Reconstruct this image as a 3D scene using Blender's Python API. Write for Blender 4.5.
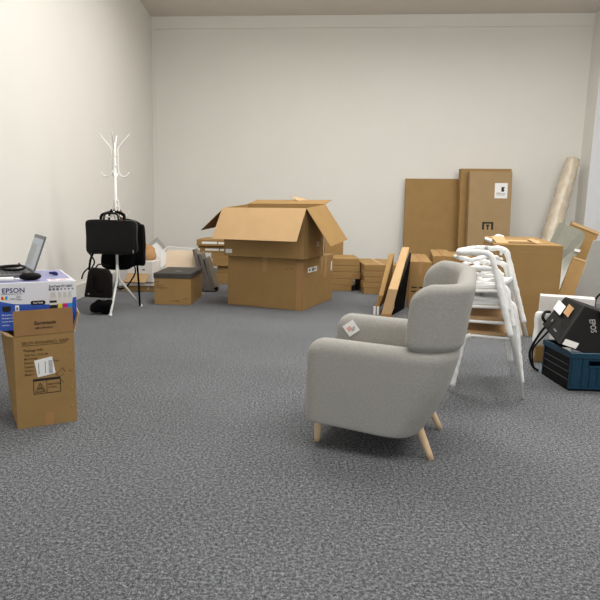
import bpy, bmesh, math, random
from mathutils import Vector, Matrix, noise
for _o in list(bpy.data.objects):
    bpy.data.objects.remove(_o)
SC = bpy.context.scene
COL = SC.collection
R = math.radians
random.seed(7)

# ------------------------------------------------------------------ camera, world, light, exposure
cam_d = bpy.data.cameras.new('camera')
cam = bpy.data.objects.new('camera', cam_d)
COL.objects.link(cam)
SC.camera = cam
cr = Vector((0.9977564, 0.06574355, 0.01264749))
cu = Vector((-0.02255674, 0.15224822, 0.98808485))
cf = Vector((-0.06303465, 0.98615327, -0.1533896))
cam.matrix_world = Matrix(((cr.x, cu.x, -cf.x, 0), (cr.y, cu.y, -cf.y, 0), (cr.z, cu.z, -cf.z, 1.05), (0, 0, 0, 1)))
cam_d.sensor_width = 36
cam_d.lens = 34.2
cam_d.shift_x = 50 / 600
cam_d.clip_start = 0.02

world = bpy.data.worlds.new('world')
SC.world = world
world.use_nodes = True
world.node_tree.nodes['Background'].inputs[0].default_value = (0.75, 0.85, 1.0, 1)
world.node_tree.nodes['Background'].inputs[1].default_value = 0.3

SC.view_settings.view_transform = 'Standard'
SC.view_settings.look = 'None'
SC.view_settings.gamma = 1
SC.view_settings.use_curve_mapping = False
SC.view_settings.exposure = 0.0


def area(name, loc, target, sx, sy, power, col):
    d = bpy.data.lights.new(name, 'AREA')
    d.shape = 'RECTANGLE'
    d.size, d.size_y = sx, sy
    d.energy = power
    d.color = col
    o = bpy.data.objects.new(name, d)
    COL.objects.link(o)
    o.location = loc
    o.rotation_euler = (Vector(target) - Vector(loc)).to_track_quat('-Z', 'Y').to_euler()
    return o


# daylight through the shop window behind the camera, and the ceiling lamps of the room (out of frame)
area('window_daylight', (1.2, -3.6, 1.5), (1.2, 6, 1.2), 6.0, 1.7, 70, (0.93, 0.97, 1.0))
for ly, p in ((1.2, 44), (4.6, 44), (7.4, 37)):
    for lx in (-0.2, 1.9, 4.0):
        d_ = area('ceiling_lamp', (lx, ly, 4.3), (lx, ly, 0), 1.2, 1.2, p, (1.0, 0.985, 0.96))
        d_.data.spread = R(172)


for lx in (-0.3, 3.6):
    pd = bpy.data.lights.new('upper_wall_fill', 'POINT')  # added point fill to brighten the upper wall, no real fitting
    pd.energy = 75
    pd.shadow_soft_size = 0.3
    pd.color = (1.0, 0.985, 0.96)
    po = bpy.data.objects.new('upper_wall_fill', pd)
    COL.objects.link(po)
    po.location = (lx, 5.2, 3.7)


# ------------------------------------------------------------------ materials
def lin(c):
    return tuple(((v / 255) / 12.92 if v / 255 <= 0.04045 else (((v / 255) + 0.055) / 1.055) ** 2.4) for v in c)


def mat(name, rgb, rough=0.8, metal=0.0, var=0.06, scale=20.0, bump=0.0, bscale=200.0, spec=0.4, alpha=1.0, sheen=0.0):
    m = bpy.data.materials.new(name)
    m.use_nodes = True
    nt = m.node_tree
    b = nt.nodes['Principled BSDF']
    b.inputs['Roughness'].default_value = rough
    b.inputs['Metallic'].default_value = metal
    b.inputs['Specular IOR Level'].default_value = spec
    b.inputs['Alpha'].default_value = alpha
    if sheen:
        b.inputs['Sheen Weight'].default_value = sheen
    c = lin(rgb)
    tc = nt.nodes.new('ShaderNodeTexCoord')
    n = nt.nodes.new('ShaderNodeTexNoise')
    n.inputs['Scale'].default_value = scale
    n.inputs['Detail'].default_value = 4
    nt.links.new(tc.outputs['Object'], n.inputs['Vector'])
    rp = nt.nodes.new('ShaderNodeValToRGB')
    rp.color_ramp.elements[0].position = 0.3
    rp.color_ramp.elements[1].position = 0.7
    rp.color_ramp.elements[0].color = tuple(v * (1 - var) for v in c) + (1,)
    rp.color_ramp.elements[1].color = tuple(min(1, v * (1 + var)) for v in c) + (1,)
    nt.links.new(n.outputs['Fac'], rp.inputs['Fac'])
    nt.links.new(rp.outputs['Color'], b.inputs['Base Color'])
    if bump:
        n2 = nt.nodes.new('ShaderNodeTexNoise')
        n2.inputs['Scale'].default_value = bscale
        n2.inputs['Detail'].default_value = 3
        nt.links.new(tc.outputs['Object'], n2.inputs['Vector'])
        bp = nt.nodes.new('ShaderNodeBump')
        bp.inputs['Strength'].default_value = bump
        bp.inputs['Distance'].default_value = 0.01
        nt.links.new(n2.outputs['Fac'], bp.inputs['Height'])
        nt.links.new(bp.outputs['Normal'], b.inputs['Normal'])
    return m


def carpet_mat():
    m = bpy.data.materials.new('carpet')
    m.use_nodes = True
    nt = m.node_tree
    b = nt.nodes['Principled BSDF']
    b.inputs['Roughness'].default_value = 0.95
    b.inputs['Specular IOR Level'].default_value = 0.15
    tc = nt.nodes.new('ShaderNodeTexCoord')
    n = nt.nodes.new('ShaderNodeTexNoise')
    n.inputs['Scale'].default_value = 250
    n.inputs['Detail'].default_value = 5
    n.inputs['Roughness'].default_value = 0.9
    n2 = nt.nodes.new('ShaderNodeTexNoise')
    n2.inputs['Scale'].default_value = 1.2
    n2.inputs['Detail'].default_value = 3
    nt.links.new(tc.outputs['Object'], n.inputs['Vector'])
    nt.links.new(tc.outputs['Object'], n2.inputs['Vector'])
    rp = nt.nodes.new('ShaderNodeValToRGB')
    e = rp.color_ramp.elements
    e[0].position, e[1].position = 0.40, 0.60
    e[0].color = lin((20, 22, 24)) + (1,)
    e[1].color = lin((174, 177, 181)) + (1,)
    k = e.new(0.5)
    k.color = lin((91, 93, 96)) + (1,)
    n3 = nt.nodes.new('ShaderNodeTexNoise')
    n3.inputs['Scale'].default_value = 85
    n3.inputs['Detail'].default_value = 3
    n3.inputs['Roughness'].default_value = 0.8
    nt.links.new(tc.outputs['Object'], n3.inputs['Vector'])
    mf = nt.nodes.new('ShaderNodeMix')
    mf.inputs[0].default_value = 0.36
    nt.links.new(n.outputs['Fac'], mf.inputs[2])
    nt.links.new(n3.outputs['Fac'], mf.inputs[3])
    nt.links.new(mf.outputs[0], rp.inputs['Fac'])
    mx = nt.nodes.new('ShaderNodeMix')
    mx.data_type = 'RGBA'
    mx.blend_type = 'MULTIPLY'
    mx.inputs['Factor'].default_value = 1
    rp2 = nt.nodes.new('ShaderNodeValToRGB')
    rp2.color_ramp.elements[0].color = (0.88, 0.88, 0.88, 1)
    rp2.color_ramp.elements[1].color = (1, 1, 1, 1)
    rp2.color_ramp.elements[0].position = 0.35
    rp2.color_ramp.elements[1].position = 0.65
    nt.links.new(n2.outputs['Fac'], rp2.inputs['Fac'])
    nt.links.new(rp.outputs['Color'], mx.inputs[6])
    nt.links.new(rp2.outputs['Color'], mx.inputs[7])
    nt.links.new(mx.outputs[2], b.inputs['Base Color'])
    bp = nt.nodes.new('ShaderNodeBump')
    bp.inputs['Strength'].default_value = 0.4
    bp.inputs['Distance'].default_value = 0.004
    nt.links.new(n.outputs['Fac'], bp.inputs['Height'])
    nt.links.new(bp.outputs['Normal'], b.inputs['Normal'])
    return m


def screen_mat():
    m = bpy.data.materials.new('laptop_screen_lit')
    m.use_nodes = True
    b = m.node_tree.nodes['Principled BSDF']
    b.inputs['Base Color'].default_value = (0.05, 0.05, 0.06, 1)
    b.inputs['Emission Color'].default_value = lin((150, 156, 160)) + (1,)
    b.inputs['Emission Strength'].default_value = 0.9
    return m


M = {}
M['carpet'] = carpet_mat()
M['wall'] = mat('painted_wall', (226, 224, 218), 0.9, var=0.012, scale=1.5, bump=0.03, bscale=60, spec=0.2)
M['wall_daylit'] = mat('pillar_daylight_tint', (226, 228, 232), 0.9, var=0.01, scale=2, spec=0.2)  # cool daylight tint put into the pillar colour
M['ceiling'] = mat('ceiling_paint', (222, 215, 206), 0.95, var=0.02, scale=2, spec=0.1)
M['trim'] = mat('trim_paint', (205, 202, 196), 0.6, var=0.01)
M['card'] = mat('cardboard', (156, 125, 80), 0.85, var=0.05, scale=6, bump=0.05, bscale=30, spec=0.2)
M['card_light'] = mat('light_cardboard', (190, 158, 117), 0.85, var=0.04, scale=6, bump=0.04, bscale=30, spec=0.2)
M['card_pale'] = mat('pale_cardboard', (164, 139, 103), 0.85, var=0.04, scale=6, bump=0.04, bscale=30, spec=0.2)
M['card_dark'] = mat('dark_cardboard', (148, 114, 76), 0.9, var=0.05, scale=8, spec=0.15)
M['tape'] = mat('packing_tape', (168, 126, 80), 0.3, var=0.03, scale=10, spec=0.5)
M['tape_clear'] = mat('clear_tape', (180, 146, 104), 0.2, var=0.03, spec=0.6)
M['paper'] = mat('white_paper', (236, 236, 234), 0.7, var=0.02)
M['ink'] = mat('black_ink', (38, 32, 28), 0.8, var=0.05)
M['ink_faded'] = mat('faded_ink', (88, 64, 42), 0.9, var=0.1)
M['ink_grey'] = mat('grey_ink', (120, 120, 124), 0.8, var=0.05)
M['red_ink'] = mat('red_ink', (222, 170, 164), 0.8)
M['fabric'] = mat('grey_upholstery', (162, 160, 154), 0.95, var=0.09, scale=130, bump=0.25, bscale=260, spec=0.15, sheen=0.15)
M['birch'] = mat('pale_wood', (226, 196, 158), 0.5, var=0.05, scale=12)
M['white_metal'] = mat('white_metal', (235, 234, 230), 0.35, var=0.01)
M['foam'] = mat('white_foam_wrap', (238, 238, 236), 0.7, var=0.04, scale=25, bump=0.5, bscale=45, spec=0.3)
M['ply'] = mat('plywood', (190, 155, 112), 0.7, var=0.08, scale=15)
M['leather'] = mat('black_leather', (9, 9, 10), 0.35, var=0.15, scale=30, bump=0.35, bscale=22, spec=0.22)
M['black_cloth'] = mat('black_cloth', (11, 10, 11), 0.9, var=0.2, scale=40, bump=0.2, bscale=120, spec=0.08)
M['brown_black'] = mat('dark_brown_nylon', (20, 16, 15), 0.6, var=0.15, scale=40, bump=0.1, spec=0.12)
M['brown_strap'] = mat('brown_leather', (110, 70, 40), 0.6, var=0.2)
M['black_plastic'] = mat('black_plastic', (9, 9, 10), 0.5, var=0.05, spec=0.15)
M['silver'] = mat('silver_metal', (170, 170, 168), 0.35, metal=0.7, var=0.02)
M['laptop_grey'] = mat('laptop_grey', (112, 112, 116), 0.45, metal=0.3, var=0.02)
M['keys'] = mat('keyboard_keys', (62, 62, 66), 0.6)
M['screen'] = screen_mat()
M['screen_pane'] = mat('screen_window', (170, 176, 180), 0.4)
M['blue'] = mat('printed_blue', (44, 84, 178), 0.45, var=0.02)
M['navy'] = mat('printed_navy', (34, 40, 100), 0.45)
M['lilac'] = mat('printed_lilac', (146, 148, 190), 0.4, var=0.1, scale=9)
M['box_white'] = mat('printed_white', (226, 226, 232), 0.45, var=0.01)
M['yellow'] = mat('yellow_ink', (232, 214, 40), 0.5)
M['magenta'] = mat('magenta_ink', (206, 32, 122), 0.5)
M['cyan'] = mat('cyan_ink', (20, 144, 220), 0.5)
M['orange'] = mat('orange_plastic', (230, 90, 40), 0.5)
M['red'] = mat('red_fabric', (224, 60, 44), 0.7, var=0.2, scale=60)
M['dark_lid'] = mat('charcoal_card', (66, 62, 58), 0.7, var=0.05)
M['bubble'] = mat('grey_bubble_wrap', (112, 105, 98), 0.35, var=0.15, scale=40, bump=0.6, bscale=60)
M['white_card'] = mat('white_carton', (222, 218, 214), 0.6, var=0.03)
M['kraft'] = mat('crumpled_kraft_paper', (178, 138, 96), 0.85, var=0.1, scale=14, bump=0.6, bscale=18)
M['film'] = mat('clear_plastic_film', (236, 234, 228), 0.15, var=0.05, scale=12, bump=0.9, bscale=14, spec=0.8, alpha=0.16)
M['roll'] = mat('wrapped_roll', (205, 192, 170), 0.25, var=0.12, scale=9, bump=0.8, bscale=9, spec=0.7)
M['acrylic'] = mat('grey_acrylic', (146, 146, 134), 0.12, var=0.03, spec=0.6, alpha=0.93)
M['grey_board'] = mat('grey_board', (158, 156, 150), 0.6, var=0.02)
M['teal'] = mat('teal_plastic', (12, 56, 78), 0.45, var=0.05)
M['teal_dark'] = mat('dark_teal_plastic', (10, 44, 66), 0.5)


# ------------------------------------------------------------------ mesh helpers
class MB:
    def __init__(s):
        s.bm = bmesh.new()

    def hexa(s, c):
        v = [s.bm.verts.new(Vector(p)) for p in c]
        for f in ((3, 2, 1, 0), (4, 5, 6, 7), (0, 1, 5, 4), (1, 2, 6, 5), (2, 3, 7, 6), (3, 0, 4, 7)):
            s.bm.faces.new([v[i] for i in f])
        return s

    def box(s, x0, y0, z0, x1, y1, z1):
        return s.hexa([(x0, y0, z0), (x1, y0, z0), (x1, y1, z0), (x0, y1, z0), (x0, y0, z1), (x1, y0, z1), (x1, y1, z1), (x0, y1, z1)])

    def slab(s, o, ex, ey, t):
        """parallelogram slab: o corner, ex, ey edge vectors, t thickness along -normal"""
        o, ex, ey = Vector(o), Vector(ex), Vector(ey)
        n = ex.cross(ey).normalized() * t
        a = [o - n, o - n + ex, o - n + ex + ey, o - n + ey]
        return s.hexa(a + [p + n for p in a])

    def prism(s, pts, d):
        """polygon pts (3D, ordered) extruded by vector d"""
        d = Vector(d)
        a = [s.bm.verts.new(Vector(p)) for p in pts]
        b = [s.bm.verts.new(Vector(p) + d) for p in pts]
        n = len(a)
        s.bm.faces.new(a[::-1])
        s.bm.faces.new(b)
        for i in range(n):
            s.bm.faces.new((a[i], a[(i + 1) % n], b[(i + 1) % n], b[i]))
        return s

    def tube(s, pts, r, seg=10, wob=0.0, flat=1.0):
        pts = [Vector(p) for p in pts]
        rs = r if isinstance(r, (list, tuple)) else [r] * len(pts)
        prev = None
        up = None
        first = None
        for i, p in enumerate(pts):
            t = (pts[min(i + 1, len(pts) - 1)] - pts[max(i - 1, 0)]).normalized()
            if up is None:
                up = Vector((0, 0, 1)) if abs(t.z) < 0.9 else Vector((0, 1, 0))
            side = t.cross(up).normalized()
            up = side.cross(t).normalized()
            ring = []
            for k in range(seg):
                a = 2 * math.pi * k / seg
                rr = rs[i]
                if wob:
                    q = p + side * math.cos(a) * rr + up * math.sin(a) * rr
                    rr *= 1 + wob * noise.noise(q * 38)
                ring.append(s.bm.verts.new(p + side * math.cos(a) * rr + up * math.sin(a) * rr * flat))
            if prev:
                for k in range(seg):
                    s.bm.faces.new((prev[k], prev[(k + 1) % seg], ring[(k + 1) % seg], ring[k]))
            else:
                first = ring
            prev = ring
        s.bm.faces.new(first[::-1])
        s.bm.faces.new(prev)
        return s

    def lathe(s, prof, c=(0, 0, 0), seg=24):
        """prof: list of (r, z)"""
        c = Vector(c)
        prev = None
        for i, (r, z) in enumerate(prof):
            ring = [s.bm.verts.new(c + Vector((max(r, 1e-4) * math.cos(2 * math.pi * k / seg), max(r, 1e-4) * math.sin(2 * math.pi * k / seg), z))) for k in range(seg)]
            if prev:
                for k in range(seg):
                    s.bm.faces.new((prev[k], prev[(k + 1) % seg], ring[(k + 1) % seg], ring[k]))
            else:
                s.bm.faces.new(ring[::-1])
            prev = ring
        s.bm.faces.new(prev)
        return s

    def puff(s, c, sx, sy, sz, e=0.35, nu=28, nv=18, amp=0.0, freq=8, rot=None):
        """rounded (superellipsoid) soft box"""
        def sp(v, p):
            return math.copysign(abs(v) ** p, v)
        c = Vector(c)
        rows = []
        for j in range(nv + 1):
            ph = -math.pi / 2 + math.pi * j / nv
            row = []
            for i in range(nu):
                th = 2 * math.pi * i / nu
                q = Vector((sx / 2 * sp(math.cos(ph), e) * sp(math.cos(th), e), sy / 2 * sp(math.cos(ph), e) * sp(math.sin(th), e), sz / 2 * sp(math.sin(ph), e)))
                if amp:
                    q += q.normalized() * amp * noise.noise((q + c) * freq)
                if rot:
                    q = rot @ q
                row.append(s.bm.verts.new(c + q))
            rows.append(row)
        for j in range(nv):
            for i in range(nu):
                s.bm.faces.new((rows[j][i], rows[j][(i + 1) % nu], rows[j + 1][(i + 1) % nu], rows[j + 1][i]))
        bmesh.ops.remove_doubles(s.bm, verts=s.bm.verts[:], dist=1e-5)
        return s

    def done(s, name, m, parent=None, bevel=0.0, seg=2, smooth=False, angle=40):
        me = bpy.data.meshes.new(name)
        bmesh.ops.recalc_face_normals(s.bm, faces=s.bm.faces[:])
        s.bm.to_mesh(me)
        s.bm.free()
        me.materials.append(M[m] if isinstance(m, str) else m)
        o = bpy.data.objects.new(name, me)
        COL.objects.link(o)
        if parent:
            o.parent = parent
        if bevel:
            b = o.modifiers.new('bevel', 'BEVEL')
            b.width = bevel
            b.segments = seg
            b.limit_method = 'ANGLE'
            b.angle_limit = R(angle)
        if smooth:
            for p in me.polygons:
                p.use_smooth = True
        return o


def thing(name, label, cat, loc=(0, 0, 0), rz=0.0, group=None):
    o = bpy.data.objects.new(name, None)
    o.empty_display_size = 0.1
    COL.objects.link(o)
    o.location = loc
    o.rotation_euler = (0, 0, R(rz))
    return tag(o, label, cat, group)


def tag(o, label, cat, group=None):
    o['label'] = label
    o['category'] = cat
    if group:
        o['group'] = group
    return o


def structure(name, mb, m, bevel=0):
    o = mb.done(name, m, bevel=bevel)
    o['kind'] = 'structure'
    return o


def fillet(pts, r, n=6):
    """round the corners of a polyline"""
    pts = [Vector(p) for p in pts]
    out = [pts[0]]
    for i in range(1, len(pts) - 1):
        a, b, c = pts[i - 1], pts[i], pts[i + 1]
        ra = min(r, (a - b).length * 0.49, (c - b).length * 0.49)
        p0 = b + (a - b).normalized() * ra
        p1 = b + (c - b).normalized() * ra
        for k in range(n + 1):
            t = k / n
            out.append(p0 * (1 - t) ** 2 + b * 2 * t * (1 - t) + p1 * t * t)
    out.append(pts[-1])
    return out


def dense(pts, step=0.012):
    out = []
    pts = [Vector(p) for p in pts]
    for a, b in zip(pts, pts[1:]):
        n = max(1, int((b - a).length / step))
        out += [a + (b - a) * k / n for k in range(n)]
    return out + [pts[-1]]


def smooth_path(pts, n=8):
    """Catmull-Rom through points"""
    P = [Vector(p) for p in pts]
    P = [P[0] * 2 - P[1]] + P + [P[-1] * 2 - P[-2]]
    out = []
    for i in range(1, len(P) - 2):
        for k in range(n):
            t = k / n
            a, b, c, d = P[i - 1], P[i], P[i + 1], P[i + 2]
            out.append(0.5 * ((2 * b) + (c - a) * t + (2 * a - 5 * b + 4 * c - d) * t * t + (3 * b - a - 3 * c + d) * t ** 3))
    return out + [P[-2]]


class Face:
    """a flat face: origin, right and up unit vectors; prints marks on it"""
    def __init__(s, o, ex, ey, parent):
        s.o, s.ex, s.ey, s.p = Vector(o), Vector(ex).normalized(), Vector(ey).normalized(), parent
        s.n = s.ex.cross(s.ey).normalized()

    def at(s, x, y, z=0.0):
        return s.o + s.ex * x + s.ey * y + s.n * z

    def rects(s, name, m, rs, z=0.0008, label=None, ang=0.0):
        if 1 < len(rs) <= 4:
            return [s.rects(name, m, [r], z, label, ang) for r in rs][0]
        """rs: (x0,y0,x1,y1) list joined into one print"""
        mb = MB()
        for (x0, y0, x1, y1) in rs:
            cx, cy = (x0 + x1) / 2, (y0 + y1) / 2
            hx, hy = (x1 - x0) / 2, (y1 - y0) / 2
            ca, sa = math.cos(R(ang)), math.sin(R(ang))
            P = [(cx + a * hx * ca - b * hy * sa, cy + a * hx * sa + b * hy * ca) for a, b in ((-1, -1), (1, -1), (1, 1), (-1, 1))]
            mb.hexa([s.at(x, y, 0.0001) for x, y in P] + [s.at(x, y, z) for x, y in P])
        o = mb.done(name, m, s.p)
        if label:
            o['label'] = label
        return o

    def poly(s, name, m, pts, z=0.0008):
        mb = MB()
        mb.prism([s.at(x, y, 0.0001) for x, y in pts], s.n * z)
        return mb.done(name, m, s.p)

    def text(s, name, m, lines, z=0.0012, label=None, ang=0.0):
        """lines: (string, x, y, size[, align]) joined into one mesh"""
        bm = bmesh.new()
        for ln in lines:
            st, x, y, size = ln[:4]
            cu_ = bpy.data.curves.new('t', 'FONT')
            cu_.body = st
            cu_.size = size
            cu_.resolution_u = 2
            cu_.offset = size * 0.012
            cu_.extrude = 0.0003
            cu_.align_x = ln[4] if len(ln) > 4 else 'LEFT'
            ob = bpy.data.objects.new('t', cu_)
            COL.objects.link(ob)
            dg = bpy.context.evaluated_depsgraph_get()
            me = bpy.data.meshes.new_from_object(ob.evaluated_get(dg))
            ca, sa = math.cos(R(ang)), math.sin(R(ang))
            for v in me.vertices:
                a, b = v.co.x, v.co.y
                v.co = s.at(x + a * ca - b * sa, y + a * sa + b * ca, z + v.co.z)
            bm.from_mesh(me)
            bpy.data.objects.remove(ob)
            bpy.data.curves.remove(cu_)
            bpy.data.meshes.remove(me)
        me = bpy.data.meshes.new(name)
        bm.to_mesh(me)
        bm.free()
        me.materials.append(M[m])
        o = bpy.data.objects.new(name, me)
        COL.objects.link(o)
        o.parent = s.p
        if label:
            o['label'] = label
        return o


# ------------------------------------------------------------------ the room
XL, XR, YB, YF, ZC, ZLOW = -2.47, 5.05, 10.5, -4.0, 4.4, 2.8
structure('floor', MB().box(XL - 0.1, YF - 0.1, -0.1, 6.6, YB + 0.1, 0), 'carpet')
structure('ceiling', MB().box(XL - 0.1, 0.3, ZC, 6.6, YB + 0.1, ZC + 0.1), 'ceiling')
structure('ceiling_light_cut', MB().box(XL - 0.1, YF - 0.1, ZLOW, 6.6, 0.3, ZC + 0.1), 'ceiling')  # unseen lower soffit, shaped to cut window light off the upper walls
structure('wall_left', MB().box(XL - 0.1, YF, 0, XL, YB + 0.1, ZC), 'wall')
structure('wall_back', MB().box(XL, YB, 0, XR + 0.1, YB + 0.1, ZC), 'wall')
structure('wall_right', MB().box(6.5, YF, 0, 6.6, 10.17, ZC), 'wall')
structure('trim_1', MB().box(XR, 10.17, 0, 6.5, YB + 0.1, ZC), 'wall_daylit')
mb = MB()
mb.box(XL, YF - 0.1, 0, -1.9, YF, ZLOW)
mb.box(4.3, YF - 0.1, 0, 6.6, YF, ZLOW)
mb.box(-1.9, YF - 0.1, 0, 4.3, YF, 0.5)
mb.box(-1.9, YF - 0.1, 2.45, 4.3, YF, ZLOW)
structure('wall_front', mb, 'wall')
mb = MB()
for i in range(4):
    x = -1.9 + i * 2.067
    mb.box(x - 0.03, YF - 0.07, 0.5, x + 0.03, YF - 0.02, 2.45)
mb.box(-1.9, YF - 0.07, 0.5, 4.3, YF - 0.02, 0.56)
mb.box(-1.9, YF - 0.07, 2.39, 4.3, YF - 0.02, 2.45)
structure('window_1', mb, 'white_metal')
structure('wall_return', MB().box(XR - 0.006, 10.165, 0, XR, YB, ZC), 'wall')
structure('baseboard_left', MB().box(XL, YF, 0, XL + 0.018, YB, 0.17), 'trim', 0.004)
structure('baseboard_back', MB().box(XL, YB - 0.018, 0, XR, YB, 0.17), 'trim', 0.004)
structure('trim_2', MB().box(XL, YB - 0.022, 4.195, XR, YB, ZC), 'wall', 0.003)
structure('trim_3', MB().box(XL, YB - 0.012, 0.17, XL + 0.06, YB, 4.195), 'wall', 0.003)


# ------------------------------------------------------------------ cardboard boxes
def carton(name, label, loc, rz, w, d, h, m='card', group=None, tape=True, cat='box', seam=True):
    """closed shipping box; local x along the front, y into the depth, origin at the front left bottom corner"""
    t = thing(name, label, cat, loc, rz, group)
    MB().box(0, 0, 0, w, d, h).done('body', m, t, bevel=min(0.006, h * 0.08))
    if seam:
        mb = MB()
        if d > w:
            mb.box(w / 2 - 0.0015, 0.004, h, w / 2 + 0.0015, d - 0.004, h + 0.0006)
        else:
            mb.box(0.004, d / 2 - 0.0015, h, w - 0.004, d / 2 + 0.0015, h + 0.0006)
        mb.done('flap_seam', 'ink_faded', t)
    if tape:
        tw = min(0.05, w * 0.2)
        mb = MB()
        if d > w:
            mb.box(w / 2 - tw / 2, -0.0008, h, w / 2 + tw / 2, d, h + 0.0014)
            mb.box(w / 2 - tw / 2, -0.0014, h * 0.72, w / 2 + tw / 2, 0, h + 0.0014)
        else:
            mb.box(-0.001, d / 2 - tw / 2, h, w + 0.001, d / 2 + tw / 2, h + 0.0014)
            mb.box(-0.0014, d / 2 - tw / 2, h * 0.72, 0, d / 2 + tw / 2, h + 0.0014)
            mb.box(w, d / 2 - tw / 2, h * 0.72, w + 0.0014, d / 2 + tw / 2, h + 0.0014)
        mb.done('tape', 'tape', t)
    return t


# large closed box under the open one
BZ = -22
t = carton('shipping_box', 'large closed brown box on the carpet with the open-flapped box on its top', (-0.665, 6.40, 0), BZ, 0.915, 1.02, 0.555)
Fs = Face((0.915, 0, 0), (0, 1, 0), (0, 0, 1), t)
Fs.rects('paper_label', 'paper', [(0.12, 0.40, 0.42, 0.455)], label='white paper label')
Fs.rects('label_print', 'ink_grey', [(0.15, 0.415, 0.20, 0.44), (0.25, 0.41, 0.33, 0.445), (0.35, 0.42, 0.40, 0.435)], z=0.0016)
Fs.rects('clear_tape', 'tape_clear', [(0.56, 0.36, 0.62, 0.555), (0.70, 0.30, 0.76, 0.555)])
Fs.rects('paper_tag', 'paper', [(0.93, 0.36, 0.97, 0.47)], label='small white sticker')
Ff = Face((0, 0, 0), (1, 0, 0), (0, 0, 1), t)
Ff.rects('side_seam', 'tape', [(0.83, 0.0, 0.90, 0.52)])
Ff.rects('printed_mark', 'ink_faded', [(0.70, 0.44, 0.735, 0.446), (0.76, 0.445, 0.79, 0.451)])

# the open box on top: walls given by their corners, four flaps
t = thing('open_box', 'large brown cardboard box with all flaps open, on top of another box', 'box', (-0.70, 6.32, 0.563), BZ)
W2, D2, HF, HB = 0.955, 0.60, 0.525, 0.575
mb = MB()
q = 0.008


def wall_hex(a, b, ha, hb, inn):
    a, b, inn = Vector(a), Vector(b), Vector(inn)
    mb.hexa([a, b, b + inn, a + inn, a + Vector((0, 0, ha)), b + Vector((0, 0, hb)), b + inn + Vector((0, 0, hb)), a + inn + Vector((0, 0, ha))])


wall_hex((0, 0, 0), (W2, 0, 0), HF, HF, (0, q, 0))
wall_hex((W2, 0, 0), (W2, D2, 0), HF, HB, (-q, 0, 0))
wall_hex((W2, D2, 0), (0, D2, 0), HB, HB, (0, -q, 0))
wall_hex((0, D2, 0), (0, 0, 0), HB, HF, (q, 0, 0))
mb.box(q, q, 0.002, W2 - q, D2 - q, 0.012)
mb.done('body', 'card', t)
fl = MB().slab((-0.015, -0.012, HF), (0.985, -0.02, 0.0), (-0.025, -0.19, -0.335), 0.006).done('flap', 'card_light', t)  # lighter card paints in the overhead light on the tilted flap
fl['label'] = 'long front flap folded out and hanging down'
fl = MB().slab((W2 + 0.008, -0.01, HF + 0.004), (0, D2, HB - HF), (0.265, 0.02, -0.385), -0.006).done('flap', 'card', t)
fl['label'] = 'right flap hanging outwards'
fl = MB().slab((-0.008, 0, HF), (0, D2, HB - HF), (-0.29, 0.0, -0.25), 0.006).done('flap', 'card_dark', t)  # darker card paints in the shade on its underside
fl['label'] = 'left flap hanging outwards, its shaded underside showing'
fl = MB().slab((0, D2, HB), (W2, 0, 0), (0.0, 0.24, 0.05), -0.006).done('flap', 'card', t)
fl['label'] = 'back flap standing open'
MB().slab((0.55, D2 + 0.18, HB + 0.05), (0.16, 0.05, -0.03), (-0.10, 0.06, 0.05), 0.004).done('torn_cardboard', 'card_light', t)
Ff = Face((0, 0, 0), (1, 0, 0), (0, 0, 1), t)
Ff.rects('paper_label', 'paper', [(0.02, 0.03, 0.10, 0.075)], label='small white sticker')
Fs = Face((W2, 0, 0), (0, 1, 0), (0, 0, 1), t)
Fs.text('printed_text', 'paper', [('2/2', 0.36, 0.12, 0.07)])

# stack behind on the left: seven flat boxes
names = ['bottom box', 'second from the bottom', 'third from the bottom', 'middle box', 'third from the top', 'second from the top, with a white label', 'topmost box, with a white label']
spec = [(-1.02, 0.078), (-1.04, 0.085), (-1.01, 0.098), (-1.08, 0.10), (-1.10, 0.09), (-1.29, 0.10), (-1.31, 0.095)]
z = 0
for i, (x, hh) in enumerate(spec):
    lab = 'flat box in the stack left of the open box, ' + names[i].replace('from the', 'from').replace('a white', 'white')
    t = carton('flat_box', lab, (x, 8.2 + 0.02 * (i % 3), z), [-3, -1, -4, -2, -3, -2, -3][i], 1.0, 0.75, hh - 0.002, group='flat boxes stacked left of the open box', m='card')
    if i >= 5:
        Ff = Face((0, 0, 0), (1, 0, 0), (0, 0, 1), t)
        Ff.rects('paper_label', 'paper', [(0.08 if i == 6 else 0.10, 0.03, 0.30, 0.062)], label='white paper label')
        Ff.rects('paper_label', 'paper', [(0.32, 0.03, 0.44, 0.058)], label='small white label')
    z += hh

# stack right behind the large box (5 boxes) and the stack next to it
spec = [(0.30, 0.58, 0.082), (0.28, 0.62, 0.083), (0.30, 0.695, 0.095), (0.30, 0.685, 0.085), (0.30, 0.675, 0.10)]
pos = ['bottom box', 'second from the bottom', 'middle box, sticking out', 'second from the top', 'topmost box']
z = 0
for i, (x, w, hh) in enumerate(spec):
    carton('flat_box', 'flat box in the stack touching the large closed box, ' + pos[i], (x, 7.72, z), 0, w, 0.7, hh - 0.002, group='flat boxes in the stack beside the large closed box')
    z += hh
spec = [(1.00, 0.50, 0.082), (0.985, 0.50, 0.078), (1.0, 0.5, 0.07), (0.995, 0.5, 0.075), (0.99, 0.5, 0.085)]
spec = [(1.01, 0.48, 0.082), (1.0, 0.48, 0.075), (1.01, 0.47, 0.07), (1.0, 0.48, 0.078), (1.005, 0.47, 0.085)]
z = 0
for i, (x, w, hh) in enumerate(spec):
    carton('flat_box', 'flat box in the stack beside the tilted long boxes, ' + ['bottom box', 'second from the bottom', 'middle box', 'second from the top', 'topmost box'][i], (x, 7.47, z), 0, w, 1.0, hh - 0.002, group='flat boxes in the stack left of the leaning boxes')
    z += hh
carton('upright_box', 'tall narrow brown box seen under the right flap of the open box', (0.56, 8.55, 0), 0, 0.27, 0.27, 0.73)

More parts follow.
